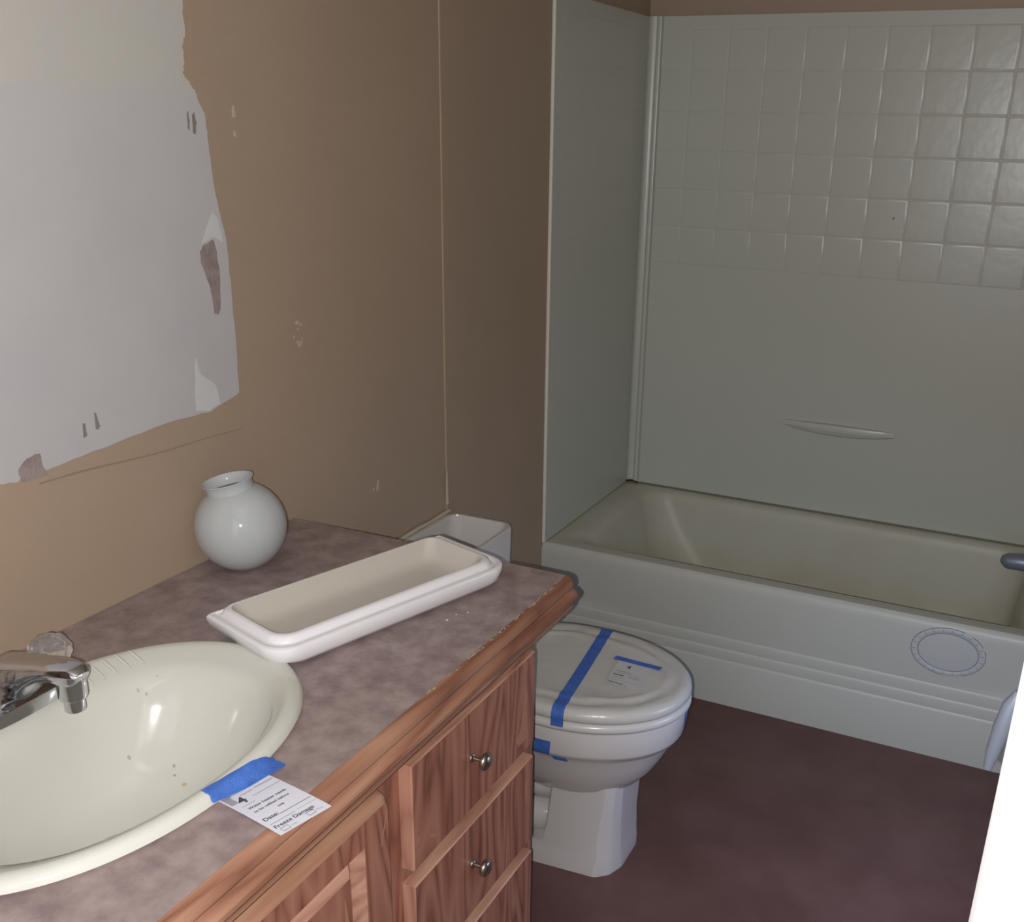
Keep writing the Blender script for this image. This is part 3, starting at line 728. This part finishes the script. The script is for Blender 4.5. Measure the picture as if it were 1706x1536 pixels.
# crumbs beside it
for k, (x, y, r) in enumerate(((0.468, 0.452, .0022), (0.470, 0.475, .0014), (0.482, 0.489, .0016))):
    b = bmesh.new(); bmesh.ops.create_icosphere(b, subdivisions=1, radius=r)
    for v in b.verts: v.co *= 1 + 0.3 * noise.noise(v.co * 900); v.co.z *= 0.5
    o = obj('plaster_crumb', b, M['plaster'], None, (x, y, CT + r * .45))
    tag(o, ('white plaster crumb nearest the upturned tank lid, largest of the three', 'tiny middle crumb of the three on the countertop', 'tiny white crumb of the three nearest the far end of the countertop')[k], 'crumb', 'plaster crumbs on the countertop')

# ================================================================== TOILET
TY = 1.035
tl = thing('toilet', 'white toilet without its tank lid, bowl lid shut, between oak vanity and bathtub', 'toilet', (0.40, TY, 0))
def P_(v): return Vector(v) - Vector((0.40, TY, 0))
NT = 80
def egg(xb, xf, hw, z, xc=None, e=2.0, back=None):
    """plan outline: widest at xc, rounded front; blunt back"""
    xc = xb + (xf - xb) * 0.42 if xc is None else xc; out = []
    for k in range(NT):
        t = 2 * PI * k / NT; c, s = math.cos(t), math.sin(t)
        ee = e if c >= 0 else (back or 2.6)
        f = (abs(c) ** ee + abs(s) ** ee) ** (-1 / ee)
        out.append(P_((xc + (xf - xc if c >= 0 else xc - xb) * c * f, TY + hw * s * f, z)))
    return out
b = bmesh.new()
rg = [egg(0.21, 0.640, 0.155, 0.388, 0.43), egg(0.20, 0.661, 0.175, 0.3875, 0.43), egg(0.196, 0.667, 0.181, 0.383, 0.43), egg(0.195, 0.668, 0.182, 0.372, 0.43), egg(0.20, 0.665, 0.180, 0.334, 0.43), egg(0.202, 0.661, 0.177, 0.325, 0.43),
      egg(0.207, 0.653, 0.169, 0.321, 0.43), egg(0.215, 0.646, 0.163, 0.308, 0.43), egg(0.23, 0.634, 0.152, 0.282, 0.43), egg(0.25, 0.614, 0.138, 0.244, 0.43), egg(0.27, 0.586, 0.117, 0.208, 0.43), egg(0.30, 0.552, 0.092, 0.182, 0.43), egg(0.33, 0.50, 0.05, 0.170, 0.42)]
loft(b, rg, True, True, True); obj('bowl', b, M['porcelain'], tl, smooth=45)
# rear deck that carries the tank
b = bmesh.new(); a, c = P_((0.035, TY - 0.11, 0.33)), P_((0.26, TY + 0.11, 0.385)); add_box(b, a.x, c.x, a.y, c.y, a.z, c.z, 0, 0.015, 3)
obj('tank_deck', b, M['porcelain'], tl, smooth=40)
# pedestal: faceted column flaring to the floor
def ped(xb, xf, hwb, hwf, z, ch=0.028, r=0.006):
    pts = [(xb, -hwb), (xf - ch, -hwf), (xf - ch * .35, -hwf + ch * .55), (xf, -hwf + ch * 1.5), (xf, hwf - ch * 1.5), (xf - ch * .35, hwf - ch * .55), (xf - ch, hwf), (xb, hwb)]
    return [P_((x, TY + y, z)) for x, y in pts]
b = bmesh.new()
rg = [ped(0.428, 0.567, 0.108, 0.092, 0.25, 0.024), ped(0.424, 0.566, 0.108, 0.091, 0.19, 0.026), ped(0.414, 0.564, 0.110, 0.092, 0.10, 0.030), ped(0.408, 0.565, 0.113, 0.095, 0.062, 0.032), ped(0.335, 0.566, 0.116, 0.098, 0.045, 0.034), ped(0.32, 0.569, 0.119, 0.102, 0.022, 0.038), ped(0.315, 0.569, 0.120, 0.104, 0.0, 0.040)]
loft(b, rg, True, True, True)
bmesh.ops.bevel(b, geom=[e for e in b.edges if abs(e.verts[0].co.z - e.verts[1].co.z) > 0.015], offset=0.007, segments=3, affect='EDGES', profile=0.5)
obj('pedestal', b, M['porcelain'], tl, smooth=50)
# trapway bulging behind the pedestal, and the foot
b = bmesh.new()
tube(b, [P_(p) for p in ((0.44, TY - 0.030, 0.165), (0.38, TY - 0.046, 0.168), (0.33, TY - 0.05, 0.190), (0.27, TY - 0.05, 0.225), (0.22, TY - 0.045, 0.20), (0.20, TY - 0.04, 0.15), (0.20, TY - 0.03, 0.09), (0.20, TY - 0.02, 0.0))], [0.038, 0.042, 0.046, 0.05, 0.052, 0.052, 0.055, 0.06], 24)
obj('trapway', b, M['porcelain'], tl, smooth=60)
b = bmesh.new()
tube(b, [P_(p) for p in ((0.43, TY - 0.03, 0.080), (0.38, TY - 0.050, 0.085), (0.32, TY - 0.056, 0.085), (0.25, TY - 0.052, 0.08), (0.20, TY - 0.04, 0.06))], [0.036, 0.040, 0.044, 0.045, 0.04], 24)
obj('trapway', b, M['porcelain'], tl, smooth=60)
b = bmesh.new()
loft(b, [[P_((x, TY + y, z)) for x, y in ((0.12, -0.10), (0.345, -0.112), (0.345, 0.112), (0.12, 0.10))] for z in (0.0, 0.03)] + [[P_((x, TY + y, 0.05)) for x, y in ((0.14, -0.075), (0.345, -0.09), (0.345, 0.09), (0.14, 0.075))]], True, True, True)
obj('foot', b, M['porcelain'], tl, smooth=30)
# seat ring and lid
b = bmesh.new()
rg = [egg(0.215, 0.660, 0.172, 0.3885, 0.43), egg(0.212, 0.671, 0.184, 0.390, 0.43), egg(0.210, 0.6755, 0.1885, 0.396, 0.43), egg(0.211, 0.6745, 0.1875, 0.405, 0.43), egg(0.216, 0.668, 0.181, 0.4105, 0.43)]
loft(b, rg, True, True, True); obj('seat', b, M['seat'], tl, smooth=50)
b = bmesh.new()
rg = [egg(0.225, 0.660, 0.172, 0.4110, 0.43, 2.05), egg(0.222, 0.670, 0.183, 0.4125, 0.43, 2.05), egg(0.220, 0.6740, 0.1870, 0.4180, 0.43, 2.05), egg(0.221, 0.6725, 0.1860, 0.4285, 0.43, 2.05), egg(0.224, 0.667, 0.1805, 0.4355, 0.43, 2.05)]
lidp = [(0.660, 0.174, 0.4380), (0.650, 0.164, 0.4385), (0.642, 0.156, 0.4375), (0.634, 0.148, 0.4368), (0.626, 0.140, 0.4382), (0.621, 0.135, 0.4395), (0.616, 0.130, 0.4398), (0.609, 0.123, 0.4388), (0.600, 0.114, 0.4375), (0.56, 0.08, 0.4370), (0.5, 0.03, 0.4368)]
for xf, hw, z in lidp: rg.append(egg(0.43 - (xf - 0.43) * 0.84, xf, hw, z, 0.43, 2.05))
loft(b, rg, True, True, True)
# wrinkles of the clear film near the rim
for v in b.verts:
    p = v.co; x, y = p.x + 0.40 - 0.43, p.y
    rr = math.hypot(x / 0.243, y / 0.187)
    if p.z > 0.4366 and rr > 0.60:
        wgt = max(0, min(1, (rr - 0.62) / 0.08)) * max(0, min(1, (1.0 - rr) / 0.06))
        an = math.atan2(y, x)
        p.z += wgt * 0.0034 * noise.noise(Vector((math.cos(an) * 3.2, math.sin(an) * 3.2, rr * 14.0 + 2)))
lidpart = obj('lid', b, M['film'], tl, smooth=60)
for s in (-1, 1):
    b = bmesh.new(); tube(b, [P_((0.212, TY + s * 0.05, 0.425)), P_((0.212, TY + s * 0.095, 0.425))], 0.011, 16); obj('hinge', b, M['seat'], tl, smooth=50)
# open tank, a rounded rectangular shell
tk = bmesh.new()
def tr(x0, x1, y0, y1, z, r): return [P_(p) for p in rrect(x0, x1, y0, y1, z, r, 8)]
TX0, TX1, TY0, TY1, TZ = 0.012, 0.182, 0.795, 1.232, 0.640
rg = [tr(TX0 + .015, TX1 - .022, TY0 + .03, TY1 - .03, 0.386, 0.03), tr(TX0 + .006, TX1 - .008, TY0 + .012, TY1 - .012, 0.40, 0.03), tr(TX0, TX1 - .003, TY0 + .004, TY1 - .004, 0.46, 0.032), tr(TX0, TX1, TY0, TY1, TZ - 0.004, 0.032), tr(TX0 + .002, TX1 - .002, TY0 + .002, TY1 - .002, TZ, 0.031),
      tr(TX0 + .010, TX1 - .010, TY0 + .010, TY1 - .010, TZ, 0.026), tr(TX0 + .012, TX1 - .012, TY0 + .012, TY1 - .012, TZ - 0.005, 0.024), tr(TX0 + .014, TX1 - .014, TY0 + .016, TY1 - .016, 0.45, 0.022), tr(TX0 + .022, TX1 - .024, TY0 + .03, TY1 - .03, 0.40, 0.022)]
vr = loft(tk, rg, True, True, True)
for f in tk.faces:
    c = f.calc_center_median()
    if c.z < TZ - 0.004 and all(any(abs((v.co - q).length) < 1e-5 for r in rg[6:] for q in r) for v in f.verts): f.material_index = 1
obj('tank', tk, [M['porcelain'], M['porcelain']], tl, smooth=40)
b = bmesh.new(); tube(b, [P_((0.10, 0.93, 0.40)), P_((0.10, 0.93, 0.60))], 0.018, 16); tube(b, [P_((0.10, 0.93, 0.59)), P_((0.10, 0.93, 0.625))], 0.030, 16)
obj('fill_valve', b, M['steel'], tl, smooth=40)
# flush handle on the tank front is hidden; the tank back has a caulk line
b = bmesh.new(); tube(b, [P_((0.006, 0.80 + 0.43 * k / 10, 0.640 + 0.0015 * math.sin(k * 2.1))) for k in range(11)], 0.0055, 8)
obj('caulk_line', b, M['tan_smear'], tl, smooth=60)

# ================================================================== TAPES AND TAGS
bpy.context.view_layer.update()
tT = bvh([o for o in tl.children if o.name.startswith(('lid', 'seat', 'bowl'))])
def strip(p, q, wid, n, m=4, side=None):
    p, q = Vector(p), Vector(q); d = (q - p); s = side or Vector((d.y, -d.x, 0)).normalized()
    return [[p + d * (i / n) + s * wid * (j / m - 0.5) for j in range(m + 1)] for i in range(n + 1)]
# long strip across the closed lid, ends folding over the near edge
def tape_over(px_path, wid, name, label, group=None):
    pass
pA, pB = Vector((0.424, 1.2215, 0.5)), Vector((0.470, 0.8500, 0.5))
dirn = (pB - pA).normalized(); sd = Vector((dirn.y, -dirn.x, 0)).normalized()
rows = []
nn = 40; WID = 0.0255
def surf_point(x, y, fallz):
    h = tT.ray_cast(Vector((x, y, 0.6)), Vector((0, 0, -1)))
    return h
b = bmesh.new(); A, B = [], []
hold = []
for i in range(nn + 1):
    c0 = pA + (pB - pA) * (i / nn); row = []
    for j in range(5):
        p = c0 + sd * WID * (j / 4 - 0.5)
        h = surf_point(p.x, p.y, 0)
        if h[0] is None or h[0].z < 0.425: h = (tT.find_nearest(Vector((p.x, p.y, 0.434)))[0], tT.find_nearest(Vector((p.x, p.y, 0.434)))[1])
        row.append((h[0], h[1] if h[1].z > -0.2 else -h[1]))
    hold.append(row)
# fold down the near side of lid and seat
for zf in (0.432, 0.428, 0.422, 0.418, 0.4135, 0.4095, 0.405, 0.4005):
    row = []
    for j in range(5):
        p = pB + sd * WID * (j / 4 - 0.5)
        q = tT.ray_cast(Vector((p.x, p.y - 0.25, zf)), Vector((0, 1, 0)))
        qq = q[0].copy(); qq.y = min(qq.y, hold[-1][j][0].y + 0.0004) if zf < 0.42 else qq.y
        row.append((qq, Vector((0, -1, 0.1)).normalized()))
    hold.append(row)
for row in hold:
    A.append([b.verts.new(q + n_ * 0.0007) for q, n_ in row]); B.append([b.verts.new(q + n_ * 0.0012) for q, n_ in row])
for i in range(len(A) - 1):
    for j in range(4):
        b.faces.new((A[i][j], A[i][j + 1], A[i + 1][j + 1], A[i + 1][j])); b.faces.new((B[i][j], B[i + 1][j], B[i + 1][j + 1], B[i][j + 1]))
    for j in (0, 4): b.faces.new((A[i][j], A[i + 1][j], B[i + 1][j], B[i][j]))
for i in (0, len(A) - 1):
    for j in range(4): b.faces.new((A[i][j], A[i][j + 1], B[i][j + 1], B[i][j]))
tag(obj('painters_tape', b, M['blue_tape'], smooth=60), 'long blue painter\'s tape strip running right across the shut toilet lid', 'tape')
o = drape('painters_tape', strip((0.489, 1.098, 0.5), (0.594, 1.093, 0.5), 0.016, 14, 3), tT, (0, 0, -1), 0.0016, 0.0005, M['blue_tape'])
tag(o, 'short blue tape strip holding the paper tag on the toilet lid', 'tape')
def drape_h(name, x0, x1, z0, z1, skew, label, d=(0, 1, 0), y=0.6, n=6):
    pts = [[(x0 + (x1 - x0) * j / n + skew * (1 - i / n), y, z0 + (z1 - z0) * i / n) for j in range(n + 1)] for i in range(n + 1)]
    o = drape(name, pts, tT, d, 0.0010, 0.0005, M['blue_tape'], start=0.0)
    return tag(o, label, 'tape')
drape_h('painters_tape', 0.420, 0.456, 0.320, 0.359, -0.004, 'blue tape square stuck on the toilet bowl rim beside the oak vanity')
drape_h('painters_tape', 0.452, 0.481, 0.309, 0.321, 0.004, 'small dark blue tape scrap just under the bowl rim, beside the tape square')
# scrap on the front right of the rim
pts = [[(0.75, 1.045 + 0.05 * j / 4, 0.378 - 0.022 * i / 4 + 0.006 * j / 4) for j in range(5)] for i in range(5)]
tag(drape('painters_tape', pts, tT, (-1, 0, 0), 0.0012, 0.0005, M['blue_tape'], start=0.0), 'blue tape end peeking out under the front right of the toilet seat', 'tape')

# lettering helper: text as flat mesh on a sheet
def text_mesh(body, size, bold=False):
    cu = bpy.data.curves.new('lettering', 'FONT'); cu.body = body; cu.size = size; cu.align_x = 'LEFT'
    cu.fill_mode = 'FRONT'; cu.extrude = 0; cu.offset = 0.02 * size if bold else 0.0
    o = bpy.data.objects.new('lettering', cu); COL.objects.link(o)
    bpy.context.view_layer.update()
    me = bpy.data.meshes.new_from_object(o.evaluated_get(bpy.context.evaluated_depsgraph_get()))
    bpy.data.objects.remove(o); bpy.data.curves.remove(cu)
    return me
def make_tag(name, label, TL, TR, BL, BR, mat_p, height, parent_z, items, curl=None, ink='ink', grey='ink_grey'):
    """paper sheet spanned by four corners; items are placed in sheet units (u right, v down, 0..1)"""
    TL, TR, BL, BR = map(Vector, (TL, TR, BL, BR))
    zf = curl or (lambda u, v: 0.0)
    def pt(u, v, e=0): 
        p = TL * (1 - u) * (1 - v) + TR * u * (1 - v) + BL * (1 - u) * v + BR * u * v
        return p + Vector((0, 0, zf(u, v) + e))
    org = pt(0.5, 0.5)
    t = thing(name, label, 'paper tag', org)
    b = bmesh.new(); n = 8
    A = [[b.verts.new(pt(i / n, j / n) - org) for j in range(n + 1)] for i in range(n + 1)]
    B = [[b.verts.new(pt(i / n, j / n, 0.0003) - org) for j in range(n + 1)] for i in range(n + 1)]
    for i in range(n):
        for j in range(n):
            b.faces.new((A[i][j], A[i][j + 1], A[i + 1][j + 1], A[i + 1][j])); b.faces.new((B[i][j], B[i + 1][j], B[i + 1][j + 1], B[i][j + 1]))
    for i in range(n):
        for j in (0, n):
            b.faces.new((A[i][j], A[i + 1][j], B[i + 1][j], B[i][j])); b.faces.new((A[j][i], A[j][i + 1], B[j][i + 1], B[j][i]))
    obj('sheet', b, mat_p, t)
    Wd, Hd = (TR - TL).length, (BL - TL).length
    pb = bmesh.new(); gb = bmesh.new()
    for it in items:
        dst = gb if it[-1] == 'g' else pb
        if it[0] == 't':
            _, body, u, v, sz, bold, _c = it
            me = text_mesh(body, sz, bold); vs2 = [dst.verts.new(pt(u + c.co.x / Wd, v - c.co.y / Hd, 0.0006) - org) for c in me.vertices]
            for p in me.polygons:
                try: dst.faces.new([vs2[i] for i in p.vertices])
                except ValueError: pass
            bpy.data.meshes.remove(me)
        elif it[0] == 'r':
            _, u0, u1, v0, v1, _c = it
            q = [dst.verts.new(pt(u, v, 0.0006) - org) for u, v in ((u0, v0), (u1, v0), (u1, v1), (u0, v1))]; dst.faces.new(q)
        elif it[0] == 'b':     # open square
            _, u0, v0, su, sv, th, _c = it
            for (a0, a1, c0, c1) in ((u0, u0 + su, v0, v0 + th), (u0, u0 + su, v0 + sv - th, v0 + sv), (u0, u0 + th, v0, v0 + sv), (u0 + su - th, u0 + su, v0, v0 + sv)):
                q = [dst.verts.new(pt(u, v, 0.0006) - org) for u, v in ((a0, c0), (a1, c0), (a1, c1), (a0, c1))]; dst.faces.new(q)
    for q, nme, mm in ((pb, 'black_lettering', ink), (gb, 'grey_print', grey)): obj(nme, q, M[mm], t)['kind'] = 'stuff'
    return t
# tag on the counter: top edge under the tape, lower corner hangs over the nosing
items = [('r', .30, .96, .115, .127, 'g'), ('r', .30, .55, .205, .217, 'g'), ('r', .58, .96, .195, .210, 'g'), ('r', .12, .20, .06, .16, 'g'), ('r', .03, .16, .13, .30, 'g'),
         ('t', '4', .155, .345, 0.0190, True, 'k'),
         ('r', .42, .98, .30, .309, 'g'), ('r', .10, .35, .385, .393, 'g'),
         ('t', 'Water heater needs', .13, .475, 0.0058, True, 'k'), ('t', 'to be refilled before', .13, .555, 0.0054, True, 'k'), ('t', 'use', .47, .640, 0.0056, True, 'k'),
         ('t', 'Date:', .07, .735, 0.0082, True, 'k'), ('r', .36, .97, .732, .739, 'k'), ('r', .07, .55, .805, .815, 'g'), ('r', .6, .97, .800, .806, 'g'),
         ('t', 'Freeze Damage', .055, .895, 0.0078, True, 'k'), ('b', .09, .915, .15, .065, .012, 'g'), ('b', .60, .905, .15, .065, .012, 'g'), ('t', 'No', .27, .97, 0.005, False, 'g'), ('t', 'Yes', .78, .96, 0.005, False, 'g')]
make_tag('sink_tag', 'white printed paper tag numbered 4 taped beside the sink, hanging over the wood nosing', (0.466, -0.040, 0.8010), (0.4800, 0.0230, 0.8010), (0.5760, -0.0585, 0.8015), (0.592, 0.0055, 0.8015), M['paper'], 0, 0, items, curl=lambda u, v: 0.0012 * v + 0.0012 * math.sin(PI * v))
# its tape: starts on the sink rim and ends on the laminate
vb = bvh([bowl, [o for o in ctp.children if o.name.startswith('laminate')][0]])
r2 = strip((0.4735, -0.0510, 0.9), (0.4890, 0.0460, 0.9), 0.0205, 30, 6)
def top_z(x, y):
    zz = 0.8
    for dx in (-.003, 0, .003):
        for dy in (-.003, 0, .003):
            h = vb.ray_cast(Vector((x + dx, y + dy, 1.0)), Vector((0, 0, -1)))[0]
            if h: zz = max(zz, h.z)
    return min(zz, 0.8135)
Z = [[top_z(p.x, p.y) for p in row] for row in r2]
for _ in range(6):
    Z = [[max(Z[i][j], (Z[max(i-1,0)][j] + Z[min(i+1,30)][j] + Z[i][max(j-1,0)] + Z[i][min(j+1,6)]) / 4) for j in range(7)] for i in range(31)]
b = bmesh.new(); rn = random.Random(3)
jx = [0.0 if 0 < i < 30 else 1.0 for i in range(31)]
TA, TB = [], []
for i, row in enumerate(r2):
    ea = [rn.uniform(-.0016, .0016) if jx[i] else 0 for _ in range(7)]
    wr_ = [0.0007 * noise.noise(Vector((p.x * 120, p.y * 60, 3))) for p in row]
    TA.append([b.verts.new((p.x, p.y + ea[j], Z[i][j] + 0.0012)) for j, p in enumerate(row)])
    TB.append([b.verts.new((p.x, p.y + ea[j], Z[i][j] + 0.0024 + wr_[j])) for j, p in enumerate(row)])
for i in range(30):
    for j in range(6):
        b.faces.new((TA[i][j], TA[i][j + 1], TA[i + 1][j + 1], TA[i + 1][j])); b.faces.new((TB[i][j], TB[i + 1][j], TB[i + 1][j + 1], TB[i][j + 1]))
    for j in (0, 6): b.faces.new((TA[i][j], TA[i + 1][j], TB[i + 1][j], TB[i][j]))
for i in (0, 30):
    for j in range(6): b.faces.new((TA[i][j], TA[i][j + 1], TB[i][j + 1], TB[i][j]))
o = obj('painters_tape', b, M['blue_tape'], smooth=60)
tag(o, 'blue painter\'s tape strip from the sink rim to the countertop, holding the paper tag', 'tape')
# tag on the toilet lid
items2 = [('t', '4', .32, .27, 0.019, True, 'k'), ('r', .10, .55, .42, .45, 'g'), ('r', .15, .9, .50, .515, 'g'), ('r', .08, .40, .58, .61, 'k'), ('r', .55, .92, .58, .605, 'g'), ('r', .1, .5, .68, .695, 'g'),
          ('r', .05, .95, .78, .79, 'g'), ('t', 'Freeze Damage', .03, .93, 0.0066, True, 'k'), ('r', .08, .2, .95, .965, 'g'), ('r', .6, .72, .95, .965, 'g')]
make_tag('toilet_tag', 'paper tag with a bold 4 taped flat on the shut toilet lid', (0.501, 1.092, 0.4384), (0.580, 1.088, 0.4388), (0.512, 0.990, 0.4384), (0.576, 0.986, 0.4386), M['paper_lid'], 0, 0, items2)

# door handle on the open door
hd = bmesh.new()
lathe(hd, [(0.0001, 0), (0.026, 0), (0.026, 0.004), (0.010, 0.008), (0.009, 0.020), (0.012, 0.026)], 24, (-1, 0, 0), (1.252, 0.225, 0.985), cap1=True)
h = obj('door_handle', hd, M['steel'], dr, smooth=40)
hd = bmesh.new()
tube(hd, [(1.226, 0.225, 1.000), (1.222, 0.225, 0.985), (1.218, 0.225, 0.960), (1.214, 0.225, 0.930), (1.2125, 0.225, 0.912)], [0.004, 0.008, 0.0085, 0.0065, 0.004], 18)
obj('lever', hd, M['steel'], dr, smooth=60)
